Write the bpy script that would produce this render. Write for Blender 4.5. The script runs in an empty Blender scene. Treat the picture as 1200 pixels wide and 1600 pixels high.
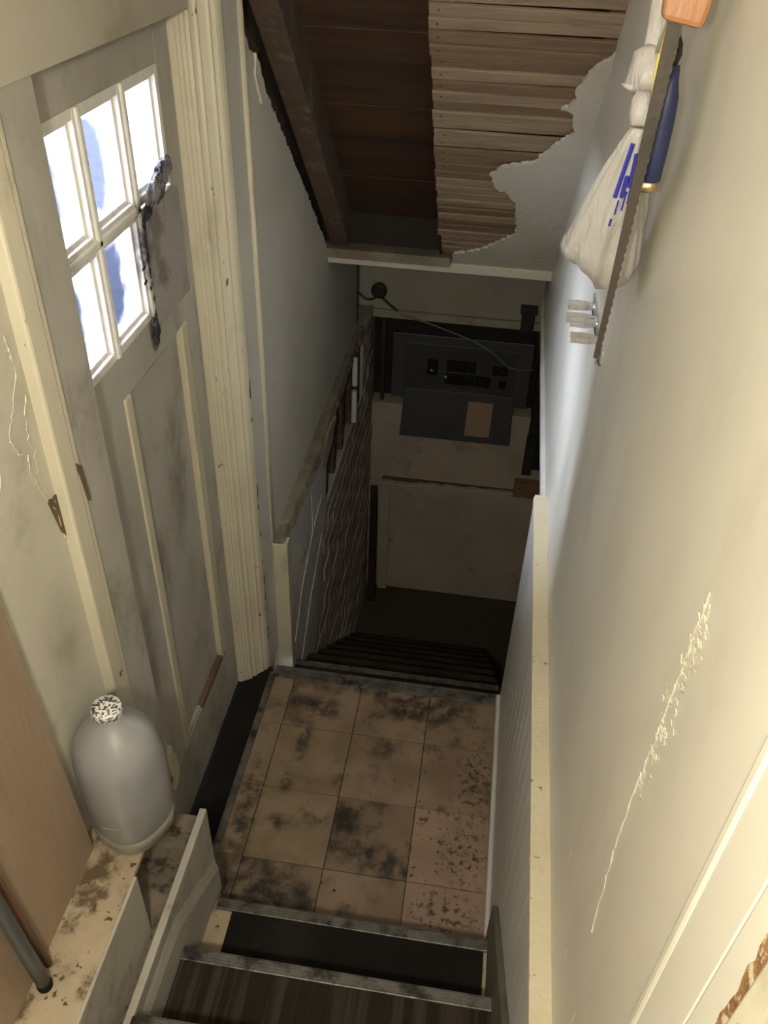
import bpy, bmesh, math, random
from mathutils import Vector, Matrix, noise
random.seed(7)
sc = bpy.context.scene
COL = sc.collection

# ------------------------------------------------------------------ camera
RM = ((0.98908117, 0.14401622, 0.03126912),
      (0.11276756, -0.60300258, -0.78972867),
      (-0.09487838, 0.7846319, -0.61265886))      # rows: camera right, down, forward in world axes
cam_d = bpy.data.cameras.new('camera')
cam = bpy.data.objects.new('camera', cam_d)
COL.objects.link(cam)
r, dn, fw = (Vector(v) for v in RM)
mw = Matrix.Identity(4)
for i in range(3):
    mw[i][0] = r[i]; mw[i][1] = -dn[i]; mw[i][2] = -fw[i]
mw[2][3] = 2.2
cam.matrix_world = mw
cam_d.sensor_fit = 'VERTICAL'
cam_d.sensor_height = 36.0
cam_d.lens = 36.0 * 1328.3 / 1600.0
cam_d.clip_start = 0.02
sc.camera = cam

# ------------------------------------------------------------------ world, daylight, exposure
w = bpy.data.worlds.new('overcast_sky'); sc.world = w; w.use_nodes = True
bg = w.node_tree.nodes['Background']
bg.inputs[0].default_value = (0.72, 0.80, 1.0, 1)
bg.inputs[1].default_value = 7.0
sun_d = bpy.data.lights.new('hazy_sun', 'SUN')
sun_d.energy = 50.0; sun_d.angle = math.radians(38); sun_d.color = (0.80, 0.84, 1.0)
sun = bpy.data.objects.new('hazy_sun', sun_d); COL.objects.link(sun)
sun.rotation_euler = Vector((0.87, 0.56, -0.52)).to_track_quat('-Z', 'Y').to_euler()
sun.location = (-4, -1, 5)
sc.view_settings.view_transform = 'Standard'
sc.view_settings.look = 'None'
sc.view_settings.gamma = 1.0
sc.view_settings.use_curve_mapping = False
sc.view_settings.exposure = 0.0
LAMP_POS = (-0.12, -0.20, 2.33)
LAMP_W = 70.0

# ------------------------------------------------------------------ materials
def nt(name):
    m = bpy.data.materials.new(name); m.use_nodes = True
    t = m.node_tree
    return m, t, t.nodes['Principled BSDF']

def N(t, kind, **kw):
    n = t.nodes.new(kind)
    for k, v in kw.items():
        if k in n.inputs.keys() if hasattr(n.inputs, 'keys') else False:
            n.inputs[k].default_value = v
        else:
            setattr(n, k, v)
    return n

def rgba(c): return (c[0], c[1], c[2], 1)

def coords(t, stretch=(1, 1, 1), world=True, rnd=False):
    if world:
        g = t.nodes.new('ShaderNodeNewGeometry'); out = g.outputs['Position']
    else:
        g = t.nodes.new('ShaderNodeTexCoord'); out = g.outputs['Object']
    mp = t.nodes.new('ShaderNodeMapping')
    mp.inputs['Scale'].default_value = stretch
    t.links.new(out, mp.inputs['Vector'])
    if rnd:
        oi = t.nodes.new('ShaderNodeObjectInfo')
        ml = t.nodes.new('ShaderNodeMath'); ml.operation = 'MULTIPLY'; ml.inputs[1].default_value = 37.0
        t.links.new(oi.outputs['Random'], ml.inputs[0])
        t.links.new(ml.outputs[0], mp.inputs['Location'])
    return mp.outputs['Vector']

def noise_fac(t, vec, scale, lo, hi, detail=6, rough=0.6):
    n = t.nodes.new('ShaderNodeTexNoise')
    n.inputs['Scale'].default_value = scale; n.inputs['Detail'].default_value = detail
    n.inputs['Roughness'].default_value = rough
    t.links.new(vec, n.inputs['Vector'])
    mr = t.nodes.new('ShaderNodeMapRange'); mr.interpolation_type = 'SMOOTHSTEP'
    mr.inputs['From Min'].default_value = lo; mr.inputs['From Max'].default_value = hi
    t.links.new(n.outputs['Fac'], mr.inputs['Value'])
    return mr.outputs['Result']

def mixc(t, fac, a, b):
    m = t.nodes.new('ShaderNodeMix'); m.data_type = 'RGBA'
    if hasattr(fac, 'is_output'): t.links.new(fac, m.inputs[0])
    else: m.inputs[0].default_value = fac
    for s, c in ((6, a), (7, b)):
        if hasattr(c, 'is_output'): t.links.new(c, m.inputs[s])
        else: m.inputs[s].default_value = rgba(c)
    return m.outputs[2]

def math2(t, op, a, b=None):
    m = t.nodes.new('ShaderNodeMath'); m.operation = op; m.use_clamp = op in ('MULTIPLY', 'ADD')
    for i, v in enumerate((a, b)):
        if v is None: continue
        if hasattr(v, 'is_output'): t.links.new(v, m.inputs[i])
        else: m.inputs[i].default_value = v
    return m.outputs[0]

def mask_ball(t, centre, radii, soft=0.6):
    """1 inside an ellipsoid anchored in the place, falling to 0 at its rim"""
    g = t.nodes.new('ShaderNodeNewGeometry')
    s = t.nodes.new('ShaderNodeVectorMath'); s.operation = 'SUBTRACT'; s.inputs[1].default_value = centre
    t.links.new(g.outputs['Position'], s.inputs[0])
    d = t.nodes.new('ShaderNodeVectorMath'); d.operation = 'DIVIDE'; d.inputs[1].default_value = radii
    t.links.new(s.outputs[0], d.inputs[0])
    l = t.nodes.new('ShaderNodeVectorMath'); l.operation = 'LENGTH'
    t.links.new(d.outputs[0], l.inputs[0])
    mr = t.nodes.new('ShaderNodeMapRange'); mr.interpolation_type = 'SMOOTHSTEP'
    mr.inputs['From Min'].default_value = 1.0; mr.inputs['From Max'].default_value = 1.0 - soft
    t.links.new(l.outputs['Value'], mr.inputs['Value'])
    return mr.outputs['Result']

def bump(t, p, h, strength=0.3, dist=0.01):
    b = t.nodes.new('ShaderNodeBump'); b.inputs['Strength'].default_value = strength
    b.inputs['Distance'].default_value = dist
    t.links.new(h, b.inputs['Height']); t.links.new(b.outputs['Normal'], p.inputs['Normal'])

def surf(name, base, var=None, stain=None, scale=6, stretch=(1, 1, 1), lo=.45, hi=.7, s_scale=3, s_lo=.52, s_hi=.72,
         rough=.6, bstr=.15, bscale=60, metal=0, world=True, rnd=False, extra=None, spec=.5, specks=None, sp_scale=45, sp_lo=.66):
    m, t, p = nt(name)
    v = coords(t, stretch, world, rnd)
    c = base
    if var: c = mixc(t, noise_fac(t, v, scale, lo, hi), base, var)
    if stain: c = mixc(t, noise_fac(t, v, s_scale, s_lo, s_hi, 8, .68), c, stain)
    if specks: c = mixc(t, noise_fac(t, v, sp_scale, sp_lo, sp_lo + .05, 3), c, specks)
    if extra: c = extra(t, c)
    if hasattr(c, 'is_output'): t.links.new(c, p.inputs['Base Color'])
    else: p.inputs['Base Color'].default_value = rgba(c)
    p.inputs['Roughness'].default_value = rough
    p.inputs['Metallic'].default_value = metal
    p.inputs['Specular IOR Level'].default_value = spec
    if bstr:
        bump(t, p, noise_fac(t, v, bscale, .3, .7, 5), bstr, .004)
    return m

def soot(t, c):
    k = noise_fac(t, coords(t, (1, 1, 1)), 30, .3, .62)
    a = math2(t, 'MULTIPLY', mask_ball(t, (-.675, 1.552, 1.56), (.05, .045, .12), .8), k)
    b = math2(t, 'MULTIPLY', mask_ball(t, (-.675, 1.57, 1.645), (.05, .05, .035), .8), k)
    d = math2(t, 'MULTIPLY', mask_ball(t, (-.675, 1.545, 1.40), (.05, .028, .07), .8), k)
    return mixc(t, math2(t, 'ADD', math2(t, 'ADD', a, b), d), c, (.03, .03, .035))

def handgrime(t, c):
    k = noise_fac(t, coords(t, (1, 1, 1)), 14, .3, .65)
    a = math2(t, 'MULTIPLY', mask_ball(t, (-.65, .93, 1.12), (.06, .07, .14), .9), k)
    return mixc(t, math2(t, 'MULTIPLY', a, .5), c, (.2, .17, .11))

def spots(*lst, col=(.018, .013, .009), nscale=24, lo=.36, hi=.62, amt=.85):
    def f(t, c):
        k = noise_fac(t, coords(t, (1, 1, 1)), nscale, lo, hi, 6, .65)
        acc = None
        for (ctr, rad) in lst:
            a = mask_ball(t, ctr, rad, .75)
            acc = a if acc is None else math2(t, 'ADD', acc, a)
        return mixc(t, math2(t, 'MULTIPLY', math2(t, 'MULTIPLY', acc, k), amt), c, col)
    return f

def chain(*fs):
    def f(t, c):
        for g in fs: c = g(t, c)
        return c
    return f

landing_dirt = chain(
    spots(((-.431, 1.331, 0), (.055, .040, .05)), ((-.436, 1.46, 0), (.030, .045, .05)), ((-.40, 1.10, 0), (.13, .16, .05)),
          ((-.40, 1.755, 0), (.12, .06, .05)), ((-.53, 1.35, 0), (.05, .30, .05)), ((-.2, 1.88, 0), (.45, .07, .05)), ((-.42, 1.62, 0), (.03, .12, .05)),
          ((-.14, 1.26, 0), (.14, .07, .05)), ((-.05, 1.80, 0), (.20, .10, .05)), ((-.50, 1.08, 0), (.12, .12, .05))),
    spots(((.10, 1.31, 0), (.085, .13, .05)), ((.12, 1.55, 0), (.09, .22, .05)), ((.06, 1.14, 0), (.13, .10, .05)),
          col=(.035, .016, .011), nscale=55, lo=.52, hi=.585))
M = {}
M['plaster_right'] = surf('cream_gloss_plaster', (.60, .575, .475), (.545, .52, .425), (.46, .43, .345), 3.0, (1, 1.5, .6), .35, .7,
                          2.4, .5, .8, rough=.36, bstr=.05, bscale=9, specks=(.42, .39, .32), sp_scale=16, sp_lo=.74)
M['plaster_left'] = surf('cream_wall_paint', (.53, .505, .41), (.47, .44, .35), (.31, .275, .205), 3, (1, 1, .7), .4, .7, 4.5, .51, .76,
                         rough=.5, bstr=.06, bscale=22, extra=handgrime)
M['fascia'] = surf('dull_cream_head_paint', (.40, .375, .30), (.36, .33, .26), (.27, .24, .18), 3, (1, 1, 1), .4, .7, 4, .52, .76, rough=.5, bstr=.06, bscale=22)
M['plaster_stair'] = surf('grey_white_stair_plaster', (.56, .545, .475), (.50, .485, .42), (.36, .345, .295), 3, (1, 1, 1), .4, .7, 4, .58, .8,
                          rough=.55, bstr=.1, bscale=25, specks=(.12, .11, .09), sp_scale=20, sp_lo=.76)
M['plaster_ceil'] = surf('torn_ceiling_plaster', (.50, .475, .41), (.45, .43, .37), (.33, .305, .255), 4, (1, 1, 1), .4, .7, 5, .6, .8, rough=.7, bstr=.2, bscale=40)
M['casing'] = surf('cream_casing_paint', (.55, .51, .38), (.48, .44, .32), (.30, .26, .17), 5, (1, 1, .5), .4, .7, 7, .52, .76,
                   rough=.42, bstr=.06, bscale=40, specks=(.12, .09, .05), sp_scale=36, sp_lo=.68)
M['door'] = surf('grey_white_door_paint', (.40, .38, .325), (.33, .31, .26), (.17, .155, .125), 4, (1, 1, .6), .38, .66, 4.5, .48, .72,
                 rough=.45, bstr=.06, bscale=30, extra=soot)
M['door_bead'] = surf('cream_bead_paint', (.50, .46, .33), (.44, .40, .28), (.3, .27, .18), 8, (1, 1, .4), rough=.42)
M['sash'] = surf('white_sash_paint', (.66, .64, .58), (.58, .55, .48), (.33, .3, .25), 9, (1, 1, 1), .45, .7, 14, .6, .75, rough=.4, extra=soot)
M['patch'] = surf('grey_primer_board', (.30, .285, .26), (.25, .235, .21), (.16, .145, .12), 7, (1, 1, 1), .45, .6, 6, .5, .62, rough=.7, extra=soot)
M['foam'] = surf('sooty_filler', (.27, .26, .265), (.12, .115, .12), (.02, .02, .025), 22, (1, 1, 1), .4, .6, 16, .5, .62, rough=.95, bstr=.8, bscale=90, spec=.08)
M['char'] = surf('black_soot', (.035, .035, .04), (.10, .10, .105), None, 40, rough=.95, bstr=.7, bscale=80, spec=.05)
M['plywood'] = surf('tan_plywood', (.31, .23, .155), (.26, .187, .122), (.18, .127, .08), 5, (1, 1, .3), .35, .65, 6, .55, .75,
                    rough=.6, bstr=.12, bscale=40)
M['tile'] = surf('brown_vinyl_tile', (.26, .187, .125), (.185, .13, .086), (.05, .034, .022), 6, (1, 1, 1), .38, .62, 7.5, .50, .70,
                 rough=.5, bstr=.12, bscale=60, specks=(.025, .016, .012), sp_scale=36, sp_lo=.665, extra=landing_dirt)
M['tile_warm'] = surf('yellowed_vinyl_tile', (.262, .196, .122), (.192, .14, .086), (.05, .036, .022), 6, (1, 1, 1), .38, .62, 6.5, .50, .7,
                      rough=.5, bstr=.12, bscale=60, specks=(.03, .02, .014), sp_scale=22, sp_lo=.69, extra=landing_dirt)
M['tile_dark'] = surf('grimy_vinyl_tile', (.20, .143, .095), (.14, .10, .066), (.022, .017, .012), 6, (1, 1, 1), .35, .65, 6, .46, .64,
                      rough=.5, bstr=.12, bscale=60, specks=(.02, .014, .01), sp_scale=30, sp_lo=.69, extra=landing_dirt)
M['tile_pink'] = surf('scuffed_pinkish_tile', (.32, .22, .152), (.255, .178, .124), (.055, .032, .022), 6, (1, 1, 1), .35, .65, 15, .57, .66,
                      rough=.5, bstr=.15, bscale=60, specks=(.05, .025, .018), sp_scale=50, sp_lo=.63, extra=landing_dirt)
M['joint'] = surf('black_joint_dirt', (.02, .015, .01), (.035, .025, .017), rough=.9)
M['lino'] = surf('stained_beige_linoleum', (.40, .325, .215), (.30, .235, .15), (.10, .07, .038), 7, (1, 1, 1), .35, .65, 14, .51, .64,
                 rough=.5, bstr=.2, bscale=50, specks=(.07, .05, .025), sp_scale=55, sp_lo=.64)
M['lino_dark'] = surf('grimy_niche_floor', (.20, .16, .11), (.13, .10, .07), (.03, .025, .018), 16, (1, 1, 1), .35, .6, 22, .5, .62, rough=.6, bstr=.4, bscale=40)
M['skirt'] = surf('grey_painted_skirting', (.40, .375, .31), (.33, .305, .25), (.16, .14, .105), 6, (1, 1, 1), .4, .7, 6, .52, .74, rough=.55, bstr=.1)
M['grime_and_shadow'] = surf('greasy_stringer_and_shadow_paint', (.15, .135, .10), (.11, .095, .07), (.05, .035, .025), 9, rough=.6)  # stringer grime, also colours the painted shadow line of the casing
M['alu'] = surf('worn_aluminium_strip', (.17, .162, .142), (.10, .093, .08), (.035, .03, .023), 25, (1, 1, 1), .4, .7, 18, .48, .66, rough=.42, bstr=.1, metal=.5)
M['mat_black'] = surf('black_rubber_tread', (.012, .011, .009), (.02, .018, .014), rough=.9, bstr=.15, spec=.1, specks=(.12, .11, .10), sp_scale=70, sp_lo=.77)
M['mat_brown'] = surf('striped_brown_tread', (.020, .016, .011), (.045, .036, .026), None, 9, (4, .12, 1), .45, .6, rough=.9, bstr=.15, spec=.1, specks=(.2, .19, .18), sp_scale=60, sp_lo=.79)
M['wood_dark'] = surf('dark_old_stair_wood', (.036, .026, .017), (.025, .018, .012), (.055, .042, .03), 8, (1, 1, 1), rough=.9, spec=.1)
M['lath'] = surf('old_wood_lath', (.30, .225, .15), (.225, .165, .105), (.15, .10, .06), 8, (.5, 4, 4), .35, .65, 11, .5, .75, rough=.8, bstr=.25, bscale=60, world=True, rnd=True)
M['lath_dark'] = surf('brown_wood_lath', (.20, .13, .08), (.155, .10, .06), (.11, .07, .04), 8, (.5, 4, 4), .35, .65, 11, .5, .75, rough=.8, bstr=.25, bscale=60, rnd=True)
M['plank'] = surf('dark_red_brown_plank', (.06, .028, .012), (.042, .019, .008), (.02, .010, .005), 5, (.35, 3, 3), .35, .65, 4, .45, .7, rough=.7, bstr=.2, bscale=30, rnd=True)
M['rafter'] = surf('rough_rafter_wood', (.085, .054, .034), (.06, .038, .024), (.14, .10, .07), 9, (1, 1, 1), .4, .65, 12, .56, .68, rough=.85, bstr=.4, bscale=45)
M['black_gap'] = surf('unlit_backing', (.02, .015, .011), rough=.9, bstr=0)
M['wains'] = surf('grey_white_beadboard', (.58, .57, .52), (.52, .51, .46), (.36, .35, .31), 4, (1, 3, .3), .4, .7, 5, .6, .8, rough=.4, bstr=.08)
M['cap'] = surf('dirty_cream_rail', (.56, .50, .34), (.50, .44, .29), (.29, .24, .14), 8, (1, 1, 1), .4, .7, 12, .6, .74, rough=.5, bstr=.2, specks=(.16, .13, .08), sp_scale=50, sp_lo=.68)
M['parge'] = surf('grey_parging', (.55, .54, .50), (.45, .44, .40), (.27, .255, .22), 6, (1, 1, 1), .4, .65, 8, .55, .72, rough=.85, bstr=.4, bscale=35)
M['sill'] = surf('dirty_sill_wood', (.22, .19, .14), (.15, .125, .09), (.30, .27, .21), 7, (1, 1, 1), .4, .62, 9, .54, .66, rough=.8, bstr=.3, bscale=30)
M['brick'] = surf('old_red_brick', (.38, .275, .22), (.44, .395, .34), (.22, .175, .145), 3, (1, 1, 1), .35, .65, 14, .5, .68, rough=.9, bstr=.5, bscale=60, rnd=True)
M['mortar'] = surf('lime_mortar', (.40, .37, .31), (.28, .25, .2), rough=.95, bstr=.5)
M['farwall'] = surf('parged_basement_wall', (.46, .40, .315), (.39, .335, .26), (.22, .175, .125), 3, (1, 1, 1), .4, .65, 4, .55, .75, rough=.85, bstr=.3, bscale=20)
M['lintel'] = surf('cream_painted_beam', (.38, .35, .27), (.33, .30, .23), (.2, .175, .125), 4, rough=.7, bstr=.15)
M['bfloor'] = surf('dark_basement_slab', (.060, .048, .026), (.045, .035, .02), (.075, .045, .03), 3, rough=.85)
M['panel_grey'] = surf('grey_enamel_steel', (.07, .074, .07), (.062, .066, .063), None, 5, rough=.45, bstr=0)
M['panel_door'] = surf('dark_grey_enamel_steel', (.056, .06, .058), (.05, .053, .052), None, 5, rough=.45, bstr=0)
M['breaker'] = surf('black_breaker_plastic', (.012, .012, .013), rough=.4, bstr=0)
M['white_pl'] = surf('white_plastic', (.6, .6, .58), rough=.4, bstr=0)
M['tanlabel'] = surf('tan_paper_label', (.36, .25, .165), (.33, .225, .15), None, 6, rough=.8, bstr=0)
M['rust_wood'] = surf('orange_brown_block', (.26, .15, .08), (.2, .11, .06), rough=.8)
M['dark_iron'] = surf('blackened_iron', (.03, .026, .022), (.05, .04, .035), rough=.6)
M['wire'] = surf('old_cable', (.2, .18, .14), rough=.6, bstr=0)
M['steel'] = surf('bright_spring_steel', (.72, .71, .68), (.5, .49, .46), None, 30, rough=.3, metal=.75, bstr=0)
M['brass'] = surf('brass_ferrule', (.62, .52, .30), rough=.3, metal=1, bstr=0)
M['saw'] = surf('rusty_saw_steel', (.05, .04, .028), (.035, .028, .02), (.07, .052, .035), 12, rough=.6, metal=.2)
M['saw_wood'] = surf('varnished_saw_handle', (.36, .17, .075), (.28, .125, .055), None, 6, (1, 1, .3), rough=.4)
M['blue'] = surf('navy_blue_grip', (.022, .03, .085), (.018, .022, .06), None, 9, rough=.4, bstr=0)
M['yellow'] = surf('yellow_strap', (.62, .47, .07), rough=.5, bstr=0)
M['blue_ink'] = surf('blue_bag_print', (.03, .035, .30), rough=.5, bstr=0)
M['tube'] = surf('grey_enamel_tube', (.07, .075, .077), (.055, .06, .062), None, 9, rough=.35, bstr=0)
M['tube_brown'] = surf('red_brown_pole', (.14, .07, .04), (.1, .05, .03), None, 9, rough=.5, bstr=0)
M['flake'] = surf('curled_cream_paint', (.60, .56, .44), (.5, .46, .34), rough=.5)
M['bare'] = surf('bare_dark_wood', (.12, .08, .04), (.07, .045, .025), rough=.85)
M['rust'] = surf('rust_stain', (.22, .115, .035), (.13, .06, .018), (.45, .38, .24), 40, (1, 1, 1), .4, .6, 60, .5, .58, rough=.8)
M['ext_ground'] = surf('blue_grey_asphalt', (.028, .033, .056), (.021, .025, .043), rough=.9)
M['ext_wall'] = surf('blue_grey_siding', (.36, .42, .58), (.3, .36, .52), None, 2, (1, 1, 8), rough=.8)

# translucent things
def m_glass():
    m, t, p = nt('hazy_old_glass')
    t.nodes.remove(p)
    out = t.nodes['Material Output']
    tc_ = t.nodes.new('ShaderNodeTexCoord')
    v = coords(t, (1, 1, 1))
    # clear oval in the middle of each pane, hazy towards the putty
    s_ = t.nodes.new('ShaderNodeVectorMath'); s_.operation = 'SUBTRACT'; s_.inputs[1].default_value = (.5, .36, .52)
    t.links.new(tc_.outputs['Generated'], s_.inputs[0])
    d_ = t.nodes.new('ShaderNodeVectorMath'); d_.operation = 'MULTIPLY'; d_.inputs[1].default_value = (0, 1.75, 1.3)
    t.links.new(s_.outputs[0], d_.inputs[0])
    l_ = t.nodes.new('ShaderNodeVectorMath'); l_.operation = 'LENGTH'; t.links.new(d_.outputs[0], l_.inputs[0])
    n_ = t.nodes.new('ShaderNodeTexNoise'); n_.inputs['Scale'].default_value = 26; t.links.new(v, n_.inputs['Vector'])
    sm = t.nodes.new('ShaderNodeMath'); sm.operation = 'MULTIPLY_ADD'; sm.inputs[1].default_value = .55; 
    t.links.new(n_.outputs['Fac'], sm.inputs[0]); t.links.new(l_.outputs['Value'], sm.inputs[2])
    mr = t.nodes.new('ShaderNodeMapRange'); mr.interpolation_type = 'SMOOTHSTEP'
    mr.inputs['From Min'].default_value = .70; mr.inputs['From Max'].default_value = 1.35
    mr.inputs['To Min'].default_value = .0; mr.inputs['To Max'].default_value = .55
    t.links.new(sm.outputs[0], mr.inputs['Value'])
    tr = t.nodes.new('ShaderNodeBsdfTransparent'); tr.inputs[0].default_value = (.95, .97, 1, 1)
    tl = t.nodes.new('ShaderNodeBsdfTranslucent'); tl.inputs[0].default_value = (.86, .88, .95, 1)
    gl = t.nodes.new('ShaderNodeBsdfGlossy'); gl.inputs['Roughness'].default_value = .06
    a = t.nodes.new('ShaderNodeMixShader'); b = t.nodes.new('ShaderNodeMixShader')
    t.links.new(mr.outputs[0], a.inputs[0])
    t.links.new(tr.outputs[0], a.inputs[1]); t.links.new(tl.outputs[0], a.inputs[2])
    b.inputs[0].default_value = .04
    t.links.new(a.outputs[0], b.inputs[1]); t.links.new(gl.outputs[0], b.inputs[2])
    t.links.new(b.outputs[0], out.inputs[0])
    return m
M['glass'] = m_glass()

def m_jug(name, col, sss, water=None):
    m, t, p = nt(name)
    p.inputs['Base Color'].default_value = rgba(col)
    if water:      # the water inside shows through the plastic up to its level
        tc_ = t.nodes.new('ShaderNodeTexCoord'); sx = t.nodes.new('ShaderNodeSeparateXYZ')
        t.links.new(tc_.outputs['Object'], sx.inputs[0])
        mr = t.nodes.new('ShaderNodeMapRange'); mr.inputs['From Min'].default_value = .098; mr.inputs['From Max'].default_value = .104
        t.links.new(sx.outputs['Z'], mr.inputs['Value'])
        t.links.new(mixc(t, mr.outputs[0], water, col), p.inputs['Base Color'])
    p.inputs['Roughness'].default_value = .3
    p.inputs['Coat Weight'].default_value = .6
    p.inputs['Coat Roughness'].default_value = .1
    p.inputs['Subsurface Weight'].default_value = sss
    p.inputs['Subsurface Radius'].default_value = (.03, .03, .03)
    return m
M['jug'] = m_jug('milky_plastic', (.27, .272, .27), .25, (.25, .245, .23))
M['jug_base'] = m_jug('milky_plastic_foot', (.22, .205, .165), .25)

def m_bag():
    m, t, p = nt('thin_white_bag_plastic')
    out = t.nodes['Material Output']
    v = coords(t, (9, 9, 1.6))
    p.inputs['Base Color'].default_value = (.64, .62, .585, 1)
    p.inputs['Roughness'].default_value = .4
    bump(t, p, noise_fac(t, v, 12, .3, .7, 4), .35, .006)
    tl = t.nodes.new('ShaderNodeBsdfTranslucent'); tl.inputs[0].default_value = (.75, .72, .66, 1)
    mx = t.nodes.new('ShaderNodeMixShader'); mx.inputs[0].default_value = .35
    t.links.new(p.outputs[0], mx.inputs[1]); t.links.new(tl.outputs[0], mx.inputs[2])
    t.links.new(mx.outputs[0], out.inputs[0])
    return m
M['bag'] = m_bag()

def m_cap():
    m, t, p = nt('printed_white_cap')
    v = coords(t, (1, 1, 1))
    k = noise_fac(t, v, 190, .50, .54, 2)
    t.links.new(mixc(t, k, (.70, .69, .65), (.05, .05, .05)), p.inputs['Base Color'])
    p.inputs['Roughness'].default_value = .4
    return m
M['capprint'] = m_cap()
m, t, p = nt('added_bulb_glass')
p.inputs['Base Color'].default_value = (1, .93, .8, 1)
p.inputs['Emission Color'].default_value = (1, .84, .58, 1)
p.inputs['Emission Strength'].default_value = 6.0
M['bulb'] = m

# ------------------------------------------------------------------ mesh helpers
WLOC = {}

def link(o, parent=None):
    COL.objects.link(o)
    if parent is not None: o.parent = parent

def tag(o, label, cat=None, group=None, kind=None):
    o['label'] = label
    if cat: o['category'] = cat
    if group: o['group'] = group
    if kind: o['kind'] = kind
    return o

def empty(name, loc):
    o = bpy.data.objects.new(name, None); o.empty_display_size = .05
    o.location = loc; WLOC[o.name] = Vector(loc); link(o)
    return o

class MB:
    def __init__(s): s.v = []; s.f = []
    def add(s, vs, fs):
        k = len(s.v); s.v += [tuple(v) for v in vs]; s.f += [tuple(i + k for i in f) for f in fs]; return s
    def box(s, lo, hi):
        x0, y0, z0 = lo; x1, y1, z1 = hi
        return s.add([(x0, y0, z0), (x1, y0, z0), (x1, y1, z0), (x0, y1, z0), (x0, y0, z1), (x1, y0, z1), (x1, y1, z1), (x0, y1, z1)],
                     [(3, 2, 1, 0), (4, 5, 6, 7), (0, 1, 5, 4), (1, 2, 6, 5), (2, 3, 7, 6), (3, 0, 4, 7)])
    def hexa(s, b, tp):
        return s.add(list(b) + list(tp), [(3, 2, 1, 0), (4, 5, 6, 7), (0, 1, 5, 4), (1, 2, 6, 5), (2, 3, 7, 6), (3, 0, 4, 7)])
    def prism(s, pts0, pts1):
        n = len(pts0)
        fs = [tuple(reversed(range(n))), tuple(range(n, 2 * n))]
        fs += [(i, (i + 1) % n, n + (i + 1) % n, n + i) for i in range(n)]
        return s.add(list(pts0) + list(pts1), fs)
    def tube(s, pts, rad, n=8, cap=True):
        pts = [Vector(p) for p in pts]
        if not isinstance(rad, (list, tuple)): rad = [rad] * len(pts)
        k = len(s.v); up = Vector((0, 0, 1)); vs = []
        for i, p in enumerate(pts):
            d = (pts[min(i + 1, len(pts) - 1)] - pts[max(i - 1, 0)]).normalized()
            a = d.cross(up)
            if a.length < .05: a = d.cross(Vector((0, 1, 0)))
            a.normalize(); b = d.cross(a)
            for j in range(n):
                q = 2 * math.pi * j / n
                vs.append(p + (a * math.cos(q) + b * math.sin(q)) * rad[i])
        fs = []
        for i in range(len(pts) - 1):
            for j in range(n):
                fs.append((i * n + j, i * n + (j + 1) % n, (i + 1) * n + (j + 1) % n, (i + 1) * n + j))
        if cap:
            fs.append(tuple(range(n - 1, -1, -1))); fs.append(tuple(range((len(pts) - 1) * n, len(pts) * n)))
        return s.add(vs, fs)
    def lathe(s, prof, c, n=24, fn=None):
        vs = []; fs = []
        for (rr, z) in prof:
            for j in range(n):
                q = 2 * math.pi * j / n
                k = fn(q, z) if fn else 1
                vs.append((c[0] + rr * k * math.cos(q), c[1] + rr * k * math.sin(q), c[2] + z))
        for i in range(len(prof) - 1):
            for j in range(n):
                fs.append((i * n + j, i * n + (j + 1) % n, (i + 1) * n + (j + 1) % n, (i + 1) * n + j))
        fs.append(tuple(range(n - 1, -1, -1))); fs.append(tuple(range((len(prof) - 1) * n, len(prof) * n)))
        return s.add(vs, fs)
    def build(s, name, mat, parent=None, smooth=False, bevel=0, subs=0, recalc=True):
        V = [Vector(v) for v in s.v]
        lo = Vector((min(v[i] for v in V) for i in range(3))); hi = Vector((max(v[i] for v in V) for i in range(3)))
        org = Vector(((lo.x + hi.x) / 2, (lo.y + hi.y) / 2, lo.z))
        me = bpy.data.meshes.new(name)
        me.from_pydata([v - org for v in V], [], s.f); me.update()
        if recalc:
            b = bmesh.new(); b.from_mesh(me); bmesh.ops.recalc_face_normals(b, faces=b.faces); b.to_mesh(me); b.free()
        me.materials.append(M[mat])
        if smooth: me.polygons.foreach_set('use_smooth', [True] * len(me.polygons))
        o = bpy.data.objects.new(name, me)
        link(o, parent)
        o.location = org - (WLOC[parent.name] if parent is not None else Vector())
        WLOC[o.name] = org
        if bevel:
            md = o.modifiers.new('edge', 'BEVEL'); md.width = bevel; md.segments = 2; md.limit_method = 'ANGLE'
        if subs:
            md = o.modifiers.new('round', 'SUBSURF'); md.levels = subs; md.render_levels = subs
        return o

def box(name, mat, lo, hi, parent=None, bevel=0):
    return MB().box(lo, hi).build(name, mat, parent, bevel=bevel)

def inst(src, name, centre_base, parent, mat=None, rot=(0, 0, 0), scale=(1, 1, 1)):
    """a copy that shares the mesh of src, put with its base centre at a world point"""
    o = bpy.data.objects.new(name, src.data) if mat is None else src.copy()
    link(o, parent)
    o.location = Vector(centre_base) - (WLOC[parent.name] if parent is not None else Vector())
    o.rotation_euler = rot; o.scale = scale
    WLOC[o.name] = Vector(centre_base)
    return o

def jag(pts, step=.012, amp=.006, seed=1):
    """polyline densified with a torn edge"""
    rr = random.Random(seed); out = []
    for (a, b) in zip(pts[:-1], pts[1:]):
        L = math.hypot(b[0] - a[0], b[1] - a[1]); n = max(1, int(L / step))
        for i in range(n):
            k = i / n
            j = 0 if i == 0 else 1
            out.append((a[0] + (b[0] - a[0]) * k + j * rr.uniform(-amp, amp), a[1] + (b[1] - a[1]) * k + j * rr.uniform(-amp, amp)))
    out.append(pts[-1])
    return out

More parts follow.
